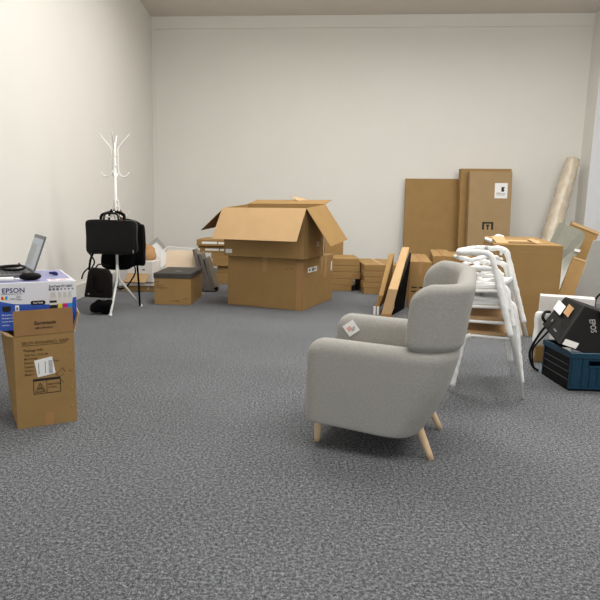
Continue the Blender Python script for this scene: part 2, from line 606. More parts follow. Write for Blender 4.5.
# two long narrow boxes rising towards the tall boxes
t = thing('long_box', 'long narrow brown box with a wide end, resting tilted left of the tall boxes', 'box', (0, 0, 0))
mb = MB()
mb.hexa([(0.965, 5.80, 0.0), (1.07, 5.82, 0.0), (1.355, 6.48, 0.36), (1.275, 6.46, 0.36),
         (1.035, 5.82, 0.29), (1.135, 5.84, 0.285), (1.365, 6.50, 0.68), (1.285, 6.50, 0.68)])
mb.done('body', 'card_light', t, bevel=0.005)
mb = MB()
mb.hexa([(0.958, 5.797, 0.0), (1.077, 5.817, 0.0), (1.077, 5.82, 0.0), (0.958, 5.80, 0.0),
         (0.968, 5.798, 0.035), (1.083, 5.818, 0.034), (1.083, 5.822, 0.034), (0.968, 5.803, 0.035)])
mb.done('tape', 'tape', t)
t = thing('long_box', 'thinner long brown box with white end corners, behind the wide one', 'box', (0, 0, 0))
mb = MB()
mb.hexa([(0.925, 5.95, 0.06), (0.965, 5.96, 0.05), (1.20, 6.60, 0.10), (1.15, 6.60, 0.10),
         (0.965, 5.97, 0.20), (1.015, 5.98, 0.20), (1.225, 6.62, 0.60), (1.165, 6.62, 0.60)])
mb.done('body', 'card', t, bevel=0.004)
mb = MB()
mb.box(0.915, 5.93, 0.0, 0.935, 5.965, 0.085)
mb.box(0.95, 5.93, 0.0, 0.97, 5.965, 0.085)
mb.done('corner_guard', 'paper', t)['label'] = 'white corner protectors'

t = thing('black_gap_slab', 'black slab filling the dark gap between the tilted long box and the tall boxes', 'board', (1.10, 5.96, 0))  # black slab added to fill the dark gap between the boxes
MB().hexa([(0, 0, 0), (0.02, -0.01, 0), (0.22, 0.42, 0), (0.20, 0.43, 0), (0.055, 0, 0.30), (0.075, -0.01, 0.30), (0.265, 0.42, 0.62), (0.245, 0.43, 0.62)]).done('panel', 'black_cloth', t, bevel=0.002)
MB().hexa([(0.055, 0, 0.30), (0.075, -0.01, 0.30), (0.265, 0.42, 0.62), (0.245, 0.43, 0.62), (0.054, 0, 0.305), (0.076, -0.01, 0.305), (0.266, 0.42, 0.625), (0.244, 0.43, 0.625)]).done('edge', 'black_plastic', t)

# three tall boxes behind the armchair
t = carton('tall_box', 'tall brown box with black print behind the wingback armchair, nearest the leaning boxes', (1.372, 6.46, 0), -10, 0.235, 1.30, 0.522)
Ff = Face((0, 0, 0), (1, 0, 0), (0, 0, 1), t)
Ff.rects('printed_mark', 'ink', [(0.03, 0.225, 0.09, 0.24), (0.11, 0.225, 0.15, 0.24), (0.03, 0.18, 0.08, 0.195), (0.10, 0.18, 0.14, 0.195)])
carton('tall_box', 'tall brown box behind the armchair, middle one of the three', (1.685, 6.72, 0), -12, 0.225, 1.25, 0.572)
carton('tall_box', 'brown box behind the armchair wing, beside the largest plain box', (2.0, 7.06, 0), -12, 0.24, 0.9, 0.545)

# big plain box at the right, slightly opened on top
t = thing('big_box', 'big plain brown box with a torn strip of tape on top, behind the wrapped chairs', 'box', (1.80, 5.13, 0), -16)
bw, bd, bh = 0.545, 1.9, 0.80
MB().box(0, 0, 0, bw, bd, bh).done('body', 'card', t, bevel=0.008)
MB().box(0.05, 0.30, bh, bw - 0.05, 0.303, bh + 0.001).done('flap_seam', 'ink_faded', t)
Ff = Face((0, 0, 0), (1, 0, 0), (0, 0, 1), t)
Ff.rects('paper_label', 'paper', [(0.055, 0.70, 0.078, 0.765)], label='small white sticker')
Ff.rects('crease', 'tape', [(0.01, 0.735, bw - 0.01, 0.738), (0.01, 0.29, bw - 0.01, 0.292)])
MB().tube(smooth_path([(-0.02, 0.02, bh + 0.02), (-0.06, 0.10, bh + 0.035), (-0.02, 0.25, bh + 0.02), (0.04, 0.32, bh + 0.02)]), 0.014, wob=0.6).done('foam_strip', 'foam', t, smooth=True)['label'] = 'white foam strip'
mb = MB()
mb.slab((0.03, 0.12, bh + 0.004), (0.10, -0.03, 0.0), (-0.04, 0.20, 0.05), 0.006)
mb.slab((0.13, 0.25, bh + 0.012), (0.26, 0.0, 0.004), (0.0, 0.04, 0.012), 0.006)
mb.slab((0.36, 0.16, bh + 0.004), (0.05, 0.03, 0.0), (-0.07, 0.13, 0.035), 0.006)
mb.done('torn_flap', 'card_light', t)
MB().slab((0.10, 0.15, bh + 0.001), (0.28, -0.005, 0.0), (0.0, 0.05, 0.0), 0.001).done('slot', 'ink', t)
MB().puff((0.06, 0.36, bh + 0.05), 0.09, 0.05, 0.03, e=0.8, amp=0.01, freq=30).done('foam_piece', 'foam', t, smooth=True)


# large flat boxes leaning on the back wall
def leaner(name, label, x0, x1, yb, yt, zt, th, m, cat='box', skew=0.0):
    t = thing(name, label, cat, (x0, yb, 0))
    w = x1 - x0
    mb = MB()
    mb.hexa([(skew, 0, 0), (w + skew, 0, 0), (w + skew, th, 0), (skew, th, 0),
             (0, yt - yb, zt), (w, yt - yb, zt), (w, yt - yb + th, zt), (0, yt - yb + th, zt)])
    mb.done('body', m, t, bevel=0.005)
    F = Face((0, 0, 0), (1, 0, 0), (0, yt - yb, zt), t)
    return t, F


t, F = leaner('cardboard_sheet', 'wide plain brown cardboard sheet leaning on the back wall', 2.06, 3.02, 10.26, 10.42, 1.66, 0.04, 'card')
F.rects('crease', 'tape', [(0.01, 1.62, 0.93, 1.623)])
t, F = leaner('flat_box', 'tall flat brown box leaning on the back wall, right behind the narrower labelled one', 2.95, 3.80, 10.07, 10.24, 1.825, 0.12, 'card')
t, F = leaner('flat_box', 'tall flat brown box with white label and black arrow print leaning on the back wall', 3.06, 3.76, 9.92, 10.09, 1.77, 0.11, 'card_pale')
F.rects('paper_label', 'paper', [(0.42, 1.33, 0.63, 1.585)], label='white shipping label')
F.rects('label_print', 'ink', [(0.53, 1.44, 0.57, 1.52), (0.57, 1.50, 0.585, 1.515), (0.57, 1.455, 0.58, 1.47)], z=0.002)
F.rects('label_print', 'ink_grey', [(0.45, 1.40, 0.60, 1.41), (0.45, 1.38, 0.58, 1.386), (0.45, 1.42, 0.51, 1.425)], z=0.002)
F.rects('printed_mark', 'ink', [(0.235, 0.80, 0.42, 0.93)])
F.rects('mark_opening', 'card_pale', [(0.27, 0.80, 0.385, 0.90)], z=0.0015)
F.rects('printed_arrow', 'ink', [(0.30, 0.86, 0.355, 0.885), (0.315, 0.80, 0.34, 0.87)], z=0.002)

# dark-lidded box on the left
t = thing('lidded_box', 'brown cardboard box with a charcoal lid, on the carpet in front of the wrapped panel', 'box', (-1.49, 6.27, 0), -1)
MB().box(0.006, 0.006, 0, 0.424, 0.734, 0.33).done('body', 'card', t, bevel=0.004)
MB().box(0, 0, 0.30, 0.43, 0.74, 0.355).done('lid', 'dark_lid', t, bevel=0.004)
Ff = Face((0.006, 0.006, 0), (1, 0, 0), (0, 0, 1), t)
Ff.text('printed_text', 'ink_faded', [('H', 0.03, 0.245, 0.03), ('BOX 40', 0.03, 0.21, 0.022), ('storage 40x70', 0.03, 0.185, 0.02)])
Ff.text('printed_symbols', 'ink_faded', [('-  o  4 8 A', 0.16, 0.035, 0.032), ('x R', 0.33, 0.06, 0.03)])
MB().box(0.20, 0.22, 0.355, 0.27, 0.30, 0.357).done('lid_label', 'ink_grey', t)

# ------------------------------------------------------------------ corner pile at the left
t = carton('flat_box', 'flat brown box lowest in the corner pile behind the coat rack', (-2.15, 7.25, 0), 3, 0.50, 0.5, 0.075, m='card')
t = thing('panel_stack', 'pale flat white-edged board lying on the flat box behind the coat rack', 'board', (-2.17, 7.22, 0.078), 3)
MB().box(0, 0, 0, 0.54, 0.5, 0.035).done('board', 'white_card', t, bevel=0.004)
MB().box(0.01, 0.01, 0.036, 0.50, 0.48, 0.05).done('cardboard_cover', 'card_light', t, bevel=0.003)
t = thing('white_carton', 'white carton with an open brown flap beneath the crumpled paper bag in the corner', 'box', (-2.06, 7.26, 0.13), -8)
MB().box(0, 0, 0, 0.34, 0.30, 0.27).done('body', 'white_card', t, bevel=0.004)
MB().slab((0, -0.004, 0.11), (0.30, -0.01, 0.0), (-0.03, -0.05, -0.11), 0.004).done('flap', 'card_light', t)
MB().box(0.20, -0.002, 0.15, 0.235, 0, 0.17).done('printed_mark', 'ink_grey', t)
t = tag(MB().puff((0, 0, 0), 0.28, 0.20, 0.21, e=0.7, amp=0.05, freq=9, nu=36, nv=24).done('paper_bag', 'kraft', smooth=True), 'crumpled brown kraft paper bag lying on the white carton in the corner', 'paper bag')
t.location = (-1.86, 7.44, 0.505)

t = thing('picture_frame', 'silver framed picture with white mat standing tilted on its corner by the left wall', 'picture frame', (-2.06, 8.55, 0.0))
o0 = Vector((0.02, 0, 0.012))
rot = Matrix.Rotation(R(-16), 3, 'X')


def fr(a, b, c=0.0):
    # frame coordinates a,b in the plane turned 42 degrees
    ca, sa = math.cos(R(42)), math.sin(R(42))
    return o0 + rot @ Vector((a * ca - b * sa, c, a * sa + b * ca))


S_, B_ = 0.465, 0.05
mb = MB()
for (a0, b0, a1, b1) in ((0, 0, S_, B_), (0, S_ - B_, S_, S_), (0, B_, B_, S_ - B_), (S_ - B_, B_, S_, S_ - B_)):
    mb.hexa([fr(a0, b0, 0.02), fr(a1, b0, 0.02), fr(a1, b1, 0.02), fr(a0, b1, 0.02), fr(a0, b0), fr(a1, b0), fr(a1, b1), fr(a0, b1)])
mb.done('frame', 'silver', t)
mb = MB()
mb.hexa([fr(B_, B_, 0.015), fr(S_ - B_, B_, 0.015), fr(S_ - B_, S_ - B_, 0.015), fr(B_, S_ - B_, 0.015), fr(B_, B_, 0.008), fr(S_ - B_, B_, 0.008), fr(S_ - B_, S_ - B_, 0.008), fr(B_, S_ - B_, 0.008)])
mb.done('mat_board', 'paper', t)
mb = MB()
mb.hexa([fr(.14, .14, 0.008), fr(.28, .14, 0.008), fr(.28, .28, 0.008), fr(.14, .28, 0.008), fr(.14, .14, 0.006), fr(.28, .14, 0.006), fr(.28, .28, 0.006), fr(.14, .28, 0.006)])
mb.done('print', 'white_card', t)

# film-wrapped wooden panel, leaning back
t = thing('wrapped_board', 'pale wooden panel wrapped in clear plastic film behind the lidded box', 'panel', (-1.60, 7.35, 0))
MB().slab((-0.02, 0.0, 0.03), (0.415, 0, 0), (0.0, 0.26, 0.49), 0.03).done('board', 'birch', t, bevel=0.004)
MB().prism([(-0.20, -0.07, 0.03), (0.42, -0.07, 0.03), (0.44, 0.215, 0.54), (-0.03, 0.215, 0.55), (-0.07, 0.18, 0.48)], (0, -0.02, 0.01)).done('plastic_film', 'film', t, bevel=0.008)
mb = MB()
mb.tube(smooth_path([(-0.20, -0.09, 0.03), (-0.12, 0.06, 0.28), (-0.03, 0.20, 0.545), (0.18, 0.21, 0.56), (0.44, 0.21, 0.545)]), 0.006, wob=0.5)
mb.done('film_edge', 'foam', t, smooth=True)['label'] = 'gathered edge of the film'
for i in range(3):
    o = thing('wrapped_board', 'thin board in grey bubble wrap leaning between panel and flat box stack, ' + ['leftmost of three', 'middle of three', 'rightmost of three'][i], 'board', (-1.135 + 0.056 * i, 7.36 + 0.0 * i, 0), 0, 'bubble-wrapped boards')
    mb = MB()
    mb.hexa([(0.05, 0, 0.01), (0.12, 0, 0.01), (0.12, 0.34, 0.01), (0.05, 0.34, 0.01),
             (-0.10 + 0.02 * i, 0, 0.55 - 0.055 * i), (-0.06 + 0.02 * i, 0, 0.56 - 0.055 * i), (-0.06 + 0.02 * i, 0.34, 0.56 - 0.055 * i), (-0.10 + 0.02 * i, 0.34, 0.55 - 0.055 * i)])
    mb.done('bubble_wrap', 'bubble', o, bevel=0.012, seg=3)
    if i == 2:
        MB().puff((0.10, 0.02, 0.05), 0.07, 0.06, 0.05, e=0.8, amp=0.02, freq=20).done('black_cover', 'black_cloth', o, smooth=True)['label'] = 'black cloth at the foot'

# ------------------------------------------------------------------ coat rack and bags
RX, RY = -1.775, 5.86
t = thing('coat_rack', 'white metal coat rack with hooks and tripod feet near the left wall', 'coat rack', (RX, RY, 0))
MB().tube([(0, 0, 0.30), (0, 0, 0.9), (0, 0, 1.72)], 0.0145, 14).done('pole', 'white_metal', t, smooth=True)
for k, (fx, fy) in enumerate([(0.03, -0.36), (0.185, 0.235), (-0.27, 0.20)]):
    mb = MB()
    mb.tube(fillet([(0, 0, 0.50), (fx * 0.06, fy * 0.06, 0.33), (fx, fy, 0.012)], 0.04), 0.0125, 10)
    leg = mb.done('leg', 'white_metal', t, smooth=True)
    MB().puff((fx, fy, 0.012), 0.034, 0.034, 0.024, e=0.6, nu=12, nv=8).done('foot_cap', 'white_metal', leg, smooth=True)
for k in range(4):
    a = R(8 + 90 * k)
    c, s = math.cos(a), math.sin(a)
    pts = [(0.145, 1.80), (0.10, 1.745), (0.045, 1.68), (0.034, 1.64), (0.034, 1.50), (0.038, 1.43), (0.06, 1.395), (0.09, 1.385), (0.12, 1.395), (0.14, 1.42)]
    h_ = MB().tube(smooth_path([(r * c, r * s, zz) for r, zz in pts], 5), 0.0075, 8).done('hook', 'white_metal', t, smooth=True)
    for rr, zz in ((0.146, 1.803), (0.141, 1.423)):
        MB().puff((rr * c, rr * s, zz), 0.02, 0.02, 0.02, e=1, nu=10, nv=8).done('hook_tip', 'white_metal', h_, smooth=True)
for k in range(4):
    a = R(8 + 90 * k)
    c, s = math.cos(a), math.sin(a)
    pts = [(0.02, 1.15), (0.03, 1.10), (0.032, 1.03), (0.05, 0.985), (0.09, 0.975), (0.125, 1.0), (0.14, 1.035)]
    MB().tube(smooth_path([(r * c, r * s, zz) for r, zz in pts], 5), 0.0075, 8).done('lower_hook', 'white_metal', t, smooth=True)
for zz in (1.60, 1.50, 1.145, 1.09):
    MB().lathe([(0.016, zz - 0.008), (0.027, zz - 0.008), (0.027, zz + 0.008), (0.016, zz + 0.008)], seg=16).done('collar', 'white_metal', t)

# black leather briefcase
t = thing('briefcase', 'large black leather briefcase hanging from the coat rack in front', 'bag', (-1.775, 5.70, 0.60))
MB().puff((0, 0, 0.175), 0.52, 0.09, 0.345, e=0.22, amp=0.012, freq=7, nu=64, nv=40).done('body', 'leather', t, smooth=True)
mb = MB()
mb.tube(smooth_path([(-0.25, -0.035, 0.325), (0.0, -0.044, 0.335), (0.25, -0.035, 0.33)]), 0.005, 6)
mb.tube(smooth_path([(-0.24, -0.044, 0.02), (0.0, -0.048, 0.012), (0.24, -0.044, 0.02)]), 0.004, 6)
mb.done('piping', 'leather', t, smooth=True)
MB().tube(fillet([(-0.075, -0.01, 0.33), (-0.07, -0.01, 0.415), (0.07, -0.01, 0.415), (0.075, -0.01, 0.33)], 0.05), 0.010, 8).done('handle', 'leather', t, smooth=True)
MB().tube(fillet([(-0.12, 0.03, 0.33), (-0.12, 0.05, 0.40), (-0.03, 0.10, 0.43), (0.03, 0.10, 0.43), (0.12, 0.05, 0.40), (0.12, 0.03, 0.33)], 0.03), 0.016, 8, flat=0.6).done('strap', 'black_cloth', t, smooth=True)
MB().box(-0.20, -0.048, 0.285, 0.18, -0.044, 0.291).done('zip', 'black_plastic', t)
MB().box(0.225, -0.05, 0.02, 0.235, -0.044, 0.05).done('zip_pull', 'silver', t)
MB().tube(smooth_path([(-0.24, 0, 0.30), (-0.262, 0, 0.15), (-0.24, 0, 0.0)]), 0.006).done('side_gusset', 'black_plastic', t, smooth=True)

# dark backpack / jacket behind it
t = thing('backpack', 'black backpack hanging behind the briefcase with a long strap down to the floor', 'bag', (-1.775, 6.0, 0.42))
MB().puff((0.06, 0, 0.28), 0.36, 0.16, 0.50, e=0.45, amp=0.03, freq=6, nu=48, nv=32).done('body', 'black_cloth', t, smooth=True)
MB().puff((-0.0, -0.09, 0.13), 0.36, 0.10, 0.26, e=0.6, amp=0.02, freq=8, nu=36, nv=24).done('front_pocket', 'black_cloth', t, smooth=True)
MB().puff((0.21, 0.0, 0.26), 0.10, 0.12, 0.44, e=0.35, amp=0.01, freq=8, nu=36, nv=24).done('side_pocket', 'black_cloth', t, smooth=True)
MB().tube(smooth_path([(0.02, -0.02, 0.48), (0.0, -0.02, 0.60), (-0.06, -0.02, 0.63), (-0.1, -0.02, 0.60), (-0.12, -0.02, 0.48)]), 0.012, flat=0.5).done('handle', 'black_cloth', t, smooth=True)
MB().tube(smooth_path([(0.03, -0.05, 0.50), (0.03, -0.04, 0.575), (0.0, -0.03, 0.62)]), 0.022, flat=0.7).done('brown_strap', 'brown_strap', t, smooth=True)['label'] = 'brown leather strap'
MB().tube(dense([(0.175, -0.01, 0.12), (0.180, 0.03, -0.14), (0.185, 0.05, -0.405)], 0.05), 0.011, flat=1).done('long_strap', 'black_cloth', t, smooth=True)['label'] = 'long black strap reaching the carpet'
MB().tube(smooth_path([(0.14, 0, 0.06), (0.155, 0, -0.02), (0.12, 0, -0.10), (0.05, 0, -0.19), (-0.02, 0, -0.21), (-0.08, -0.02, -0.16)]), 0.008).done('loop_strap', 'black_cloth', t, smooth=True)
MB().puff((0.185, -0.05, 0.12), 0.012, 0.01, 0.02, e=0.6, nu=10, nv=8).done('buckle', 'silver', t, smooth=True)

# small laptop bag
t = thing('laptop_bag', 'small dark laptop bag with a grab handle hanging lower left of the briefcase', 'bag', (-1.885, 5.60, 0.175))
mb = MB()
mb.prism([(-0.155, 0.035, 0.0), (0.13, 0.035, -0.01), (0.135, 0.035, 0.22), (0.10, 0.035, 0.285), (-0.07, 0.035, 0.30), (-0.105, 0.035, 0.26)], (0, -0.07, 0))
mb.done('body', 'brown_black', t, bevel=0.022, seg=4, smooth=True)
MB().tube(fillet([(-0.035, -0.035, 0.23), (-0.04, -0.06, 0.20), (-0.035, -0.06, 0.12), (0.005, -0.055, 0.07), (0.05, -0.035, 0.06)], 0.04), 0.011).done('grab_handle', 'black_cloth', t, smooth=True)
MB().lathe([(0.008, 0), (0.008, 0.004)], seg=12).done('logo_badge', 'silver', t).matrix_local = Matrix.Translation((-0.10, -0.035, 0.035)) @ Matrix.Rotation(R(90), 4, 'X')
MB().tube(smooth_path([(-0.10, 0, 0.27), (-0.09, 0.05, 0.40), (-0.02, 0.12, 0.55)]), 0.012, flat=0.5).done('strap', 'black_cloth', t, smooth=True)
MB().tube(smooth_path([(-0.07, -0.01, 0.29), (-0.04, -0.01, 0.36), (-0.085, -0.01, 0.44)]), 0.014, flat=0.5).done('strap', 'black_cloth', t, smooth=True)
MB().tube(smooth_path([(-0.10, 0, 0.30), (-0.155, 0, 0.245), (-0.18, 0, 0.18)]), 0.012, flat=0.6).done('loose_strap', 'black_cloth', t, smooth=True)
MB().tube(smooth_path([(-0.03, 0, 0.30), (0.0, 0.03, 0.33), (0.10, 0.05, 0.31)]), 0.01, flat=0.6).done('strap', 'black_cloth', t, smooth=True)
t = thing('pouch', 'small black pouch lying on the carpet beneath the laptop bag', 'bag', (-1.86, 5.60, 0.0))
MB().puff((0.0, 0, 0.075), 0.21, 0.15, 0.14, e=0.7, amp=0.03, freq=12, nu=36, nv=24).done('body', 'black_cloth', t, smooth=True)
MB().tube(smooth_path([(0.08, -0.03, 0.10), (0.12, -0.05, 0.05), (0.10, -0.06, 0.0), (0.115, -0.07, 0.015)]), 0.008, flat=0.6).done('strap', 'black_cloth', t, smooth=True)

# ------------------------------------------------------------------ printed carton and printer box, front left
t = thing('open_carton', 'narrow brown carton with printed text and a raised front flap, at the left', 'box', (-1.272, 2.535, 0), 30.5)
cw, ch = 0.278, 0.455
B0 = [(0, 0, 0), (cw, 0, 0), (cw + 0.005, 0.28, 0), (-0.005, 0.28, 0)]
T0 = [(0.0, 0.0, ch), (cw - 0.002, 0.0, ch + 0.005), (cw + 0.03, 0.27, ch - 0.005), (-0.04, 0.25, ch - 0.005)]
mb = MB()
for i in range(4):
    j = (i + 1) % 4
    a, b, c, d = Vector(B0[i]), Vector(B0[j]), Vector(T0[j]), Vector(T0[i])
    inn = (b - a).cross(Vector((0, 0, 1))).normalized() * -0.005
    mb.hexa([a, b, b + inn, a + inn, d, c, c + inn, d + inn])
mb.box(0.004, 0.006, 0.002, cw - 0.004, 0.26, 0.012)
mb.done('body', 'card', t)
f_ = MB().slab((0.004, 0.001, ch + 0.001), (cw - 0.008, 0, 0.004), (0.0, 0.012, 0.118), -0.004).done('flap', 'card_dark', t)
f_['label'] = 'front flap standing upright with faded print'
MB().slab((cw - 0.002, 0.002, ch + 0.004), (0.03, 0.26, -0.006), (0.030, 0.02, 0.085), -0.004).done('flap', 'card_light', t)['label'] = 'right side flap'
MB().slab((-0.001, 0.002, ch), (-0.036, 0.23, -0.004), (-0.03, 0.0, 0.012), 0.004).done('flap', 'card_light', t)['label'] = 'left side flap folded outwards'
F = Face((0, -0.0002, 0), (1, 0, 0), (0, 0, 1), t)
F.text('printed_text', 'ink_faded', [('SKU:V-OCH-SPACL GREY', 0.035, 0.413, 0.0195), ('Package Info:', 0.042, 0.378, 0.0175), ('Task No.: 414.14A', 0.042, 0.356, 0.0145),
                               ('MITCHAM', 0.042, 0.337, 0.0135), ('Dimensions: 70 x 31 x 29 cm', 0.042, 0.318, 0.0135), ('Colour: GREY', 0.042, 0.299, 0.0135), ('Carton: 1 / 1', 0.042, 0.280, 0.0135), ('Made: 4', 0.042, 0.261, 0.0135)])
F.rects('underline', 'ink_faded', [(0.035, 0.405, 0.235, 0.4075)])
F.rects('warning_mark', 'ink', [(0.078, 0.228, 0.205, 0.240), (0.078, 0.165, 0.081, 0.235), (0.202, 0.165, 0.205, 0.235), (0.078, 0.163, 0.205, 0.166), (0.139, 0.165, 0.1415, 0.235)])
mb = MB()
for (xa, ya, xb, yb) in ((0.088, 0.174, 0.110, 0.218), (0.110, 0.218, 0.132, 0.174), (0.132, 0.174, 0.088, 0.174), (0.098, 0.180, 0.110, 0.200), (0.110, 0.200, 0.122, 0.180), (0.103, 0.188, 0.117, 0.188)):
    mb.tube([F.at(xa, ya, 0.001), F.at(xb, yb, 0.001)], 0.0014, 5)
mb.done('warning_triangle', 'ink', t)
F.text('warning_text', 'ink', [('HEAVY LOAD', 0.146, 0.204, 0.010), ('two persons', 0.146, 0.190, 0.008)])
# white shipping label turned slightly
F.rects('shipping_label', 'paper', [(0.093, 0.253, 0.177, 0.338)], z=0.0016, label='white shipping label', ang=9)
F.rects('barcode', 'ink_grey', [(0.152, 0.262 + 0.006 * i, 0.170, 0.265 + 0.006 * i) for i in range(11)] + [(0.135, 0.265, 0.138, 0.325), (0.105, 0.262, 0.108, 0.318)], z=0.0022)
mb = MB()
for (xa, ya, xb, yb) in ((0.180, 0.262, 0.222, 0.205), (0.190, 0.255, 0.215, 0.283), (0.215, 0.283, 0.228, 0.262), (0.205, 0.243, 0.222, 0.250)):
    mb.tube([F.at(xa, ya, 0.0008), F.at(xb, yb, 0.0008)], 0.0011, 5)
mb.done('pen_scribble', 'ink_faded', t)
F.rects('tape', 'tape', [(0.125, 0.0, 0.165, 0.065)], z=0.001)
F2 = Face((0.004, 0.001 - 0.0047, ch + 0.001), (cw, 0, 0.004), (0, 0.012, 0.118), t)
F2.text('flap_text', 'ink', [('Euromania', 0.092, 0.048, 0.023), ('office furniture', 0.094, 0.028, 0.0135)])
for k in range(4):
    MB().puff((cw - 0.022, 0.001, 0.08 + k * 0.095), 0.018, 0.006, 0.03, e=1, nu=12, nv=8).done('dent', 'card', t, smooth=True)

# printer box on top
PW, PD, PH, PA = 0.46, 0.58, 0.232, 29.0
t = thing('printer_box', 'white and blue printer carton with ink bottle pictures on top of the brown carton', 'box', (-1.463, 2.572, 0.462), PA)
MB().box(0, 0, 0, PW, PD, PH).done('body', 'box_white', t, bevel=0.002)
F = Face((0, 0, 0), (1, 0, 0), (0, 0, 1), t)
wave = [(0.0005, 0.0), (PW - 0.001, 0.0), (PW - 0.001, 0.150), (PW - 0.018, 0.147), (PW - 0.022, 0.120), (0.33, 0.118), (0.26, 0.124), (0.20, 0.126), (0.16, 0.130), (0.12, 0.140), (0.08, 0.152), (0.0005, 0.168)]
F.poly('blue_print', 'blue', wave)
F.text('brand_lettering', 'navy', [('EPSON', 0.114, 0.184, 0.034)])
F.rects('underline', 'ink_grey', [(0.108, 0.177, 0.205, 0.179)])
F.text('model_lettering', 'ink', [('EcoTank ET-2850', 0.330, 0.203, 0.0155)])
F.text('logo_small', 'ink_grey', [('micro', 0.148, 0.152, 0.011), ('(o)', 0.178, 0.160, 0.016), ('PIEZO', 0.178, 0.148, 0.009)])
F.rects('colour_logo', 'red', [(0.110, 0.152, 0.120, 0.168)])
F.rects('colour_logo', 'yellow', [(0.120, 0.150, 0.128, 0.164)], z=0.001)
F.rects('colour_logo', 'cyan', [(0.128, 0.152, 0.138, 0.169)], z=0.001)
for i in range(7):
    mb = MB()
    c_ = F.at(0.334 + i * 0.018, 0.193, 0)
    mb.tube([c_, c_ + F.n * 0.0012], 0.0068 if i < 3 else 0.0045, 12)
    mb.done('feature_icon', 'ink_grey', t)
mb = MB()
pl_ = []
for i in range(24):
    a = 2 * math.pi * i / 24
    pl_.append(F.at(0.276 + 0.024 * math.copysign(1, math.cos(a)) + 0.011 * math.cos(a), 0.130 + 0.0105 * math.sin(a), 0.0005))
mb.prism(pl_, F.n * 0.0012)
mb.done('badge', 'ink', t)['label'] = 'black pill badge'
F.text('badge_text', 'paper', [('EcoTank', 0.276, 0.126, 0.0125, 'CENTER')], z=0.0025)
# ink bottles printed on the box
for i, (x, cc) in enumerate(((0.330, 'ink'), (0.369, 'yellow'), (0.393, 'magenta'), (0.417, 'cyan'))):
    w_ = 0.034 if i == 0 else 0.021
    F.rects('bottle_print', 'white_card', [(x, 0.060, x + w_, 0.165)], z=0.0012, label='printed picture of an ink bottle')
    F.rects('bottle_cap', 'trim', [(x + w_ * 0.15, 0.150, x + w_ * 0.85, 0.178)], z=0.0016)
    F.rects('bottle_ink', cc, [(x, 0.060, x + w_, 0.120 if i else 0.115)] + ([(x, 0.126, x + w_, 0.137)] if i == 0 else []), z=0.0020)
F.rects('printer_picture', 'ink', [(0.112, 0.098, 0.150, 0.120), (0.117, 0.092, 0.145, 0.098)], z=0.0016, label='printed picture of a black printer')
F.rects('phone_picture', 'paper', [(0.170, 0.090, 0.188, 0.122)], z=0.0016)
F.rects('phone_screen', 'ink_grey', [(0.175, 0.098, 0.183, 0.112)], z=0.002)
F.text('feature_text', 'paper', [('Wi-Fi print scan', 0.108, 0.074, 0.009), ('A4 duplex LCD', 0.108, 0.058, 0.009), ('3 years of ink', 0.108, 0.042, 0.009), ('heat-free', 0.108, 0.024, 0.009)], z=0.0014)
FT = Face((0, 0, PH), (1, 0, 0), (0, 1, 0), t)
FT.rects('top_print', 'lilac', [(0.02, 0.012, PW - 0.012, PD - 0.02)])
FT.rects('top_panel', 'box_white', [(0.33, 0.02, 0.45, 0.10)], z=0.0012)
FT.rects('top_detail', 'red_ink', [(0.345, 0.04, 0.37, 0.08), (0.39, 0.035, 0.42, 0.07)], z=0.0016)
FT.rects('top_detail', 'lilac', [(0.35, 0.09, 0.36, 0.096)], z=0.0016)

# laptop on the printer box
LZ = 0.462 + PH
t = thing('laptop', 'open grey laptop with a lit screen facing left, on top of the printer carton', 'laptop', (-1.322, 2.90, LZ + 0.002), 32)
# local: +y along hinge (away), -x towards the keyboard front
MB().box(-0.25, 0, 0, 0, 0.37, 0.018).done('base', 'laptop_grey', t, bevel=0.004)
mb = MB()
for i in range(5):
    for j in range(13):
        mb.box(-0.055 - i * 0.0215 - 0.017, 0.022 + j * 0.0255, 0.018, -0.055 - i * 0.0215, 0.022 + j * 0.0255 + 0.021, 0.0195)
mb.done('keyboard', 'keys', t)
MB().box(-0.235, 0.13, 0.018, -0.175, 0.24, 0.0186).done('touchpad', 'keys', t)
sl = Vector((0.070, 0, 0.192))
lid = MB().slab((0.0, 0, 0.016), (0, 0.37, 0), sl, 0.008).done('screen_lid', 'laptop_grey', t, bevel=0.003)
nrm = Vector((0, 0.37, 0)).cross(sl).normalized()
FS = Face(Vector((0.0, 0.37, 0.016)) , (0, -1, 0), sl, t)
if (FS.n.x > 0):
    pass
off = 0.0095
for nm, mm, rs, zz in (('screen', 'screen', (0.012, 0.014, 0.358, 0.185), off), ('screen_window', 'screen_pane', (0.03, 0.03, 0.22, 0.15), off + 0.0006)):
    mb = MB()
    x0, y0, x1, y1 = rs
    P = [(x0, y0), (x1, y0), (x1, y1), (x0, y1)]
    mb.hexa([FS.at(x, y, zz - 0.0012) for x, y in P] + [FS.at(x, y, zz - 0.0008) for x, y in P])
    mb.done(nm, mm, lid)
MB().tube([(0, 0.03, 0.016), (0, 0.34, 0.016)], 0.007, 8).done('hinge', 'black_plastic', t)
# mouse
t = thing('computer_mouse', 'black computer mouse in front of the laptop on the printer carton', 'mouse', (-1.285, 2.77, LZ + 0.002), 25)
MB().puff((0, 0, 0.018), 0.105, 0.062, 0.038, e=0.85, nu=28, nv=16).done('body', 'black_plastic', t, smooth=True)
MB().puff((-0.03, 0, 0.036), 0.02, 0.008, 0.01, e=0.9, nu=12, nv=8).done('scroll_wheel', 'keys', t, smooth=True)
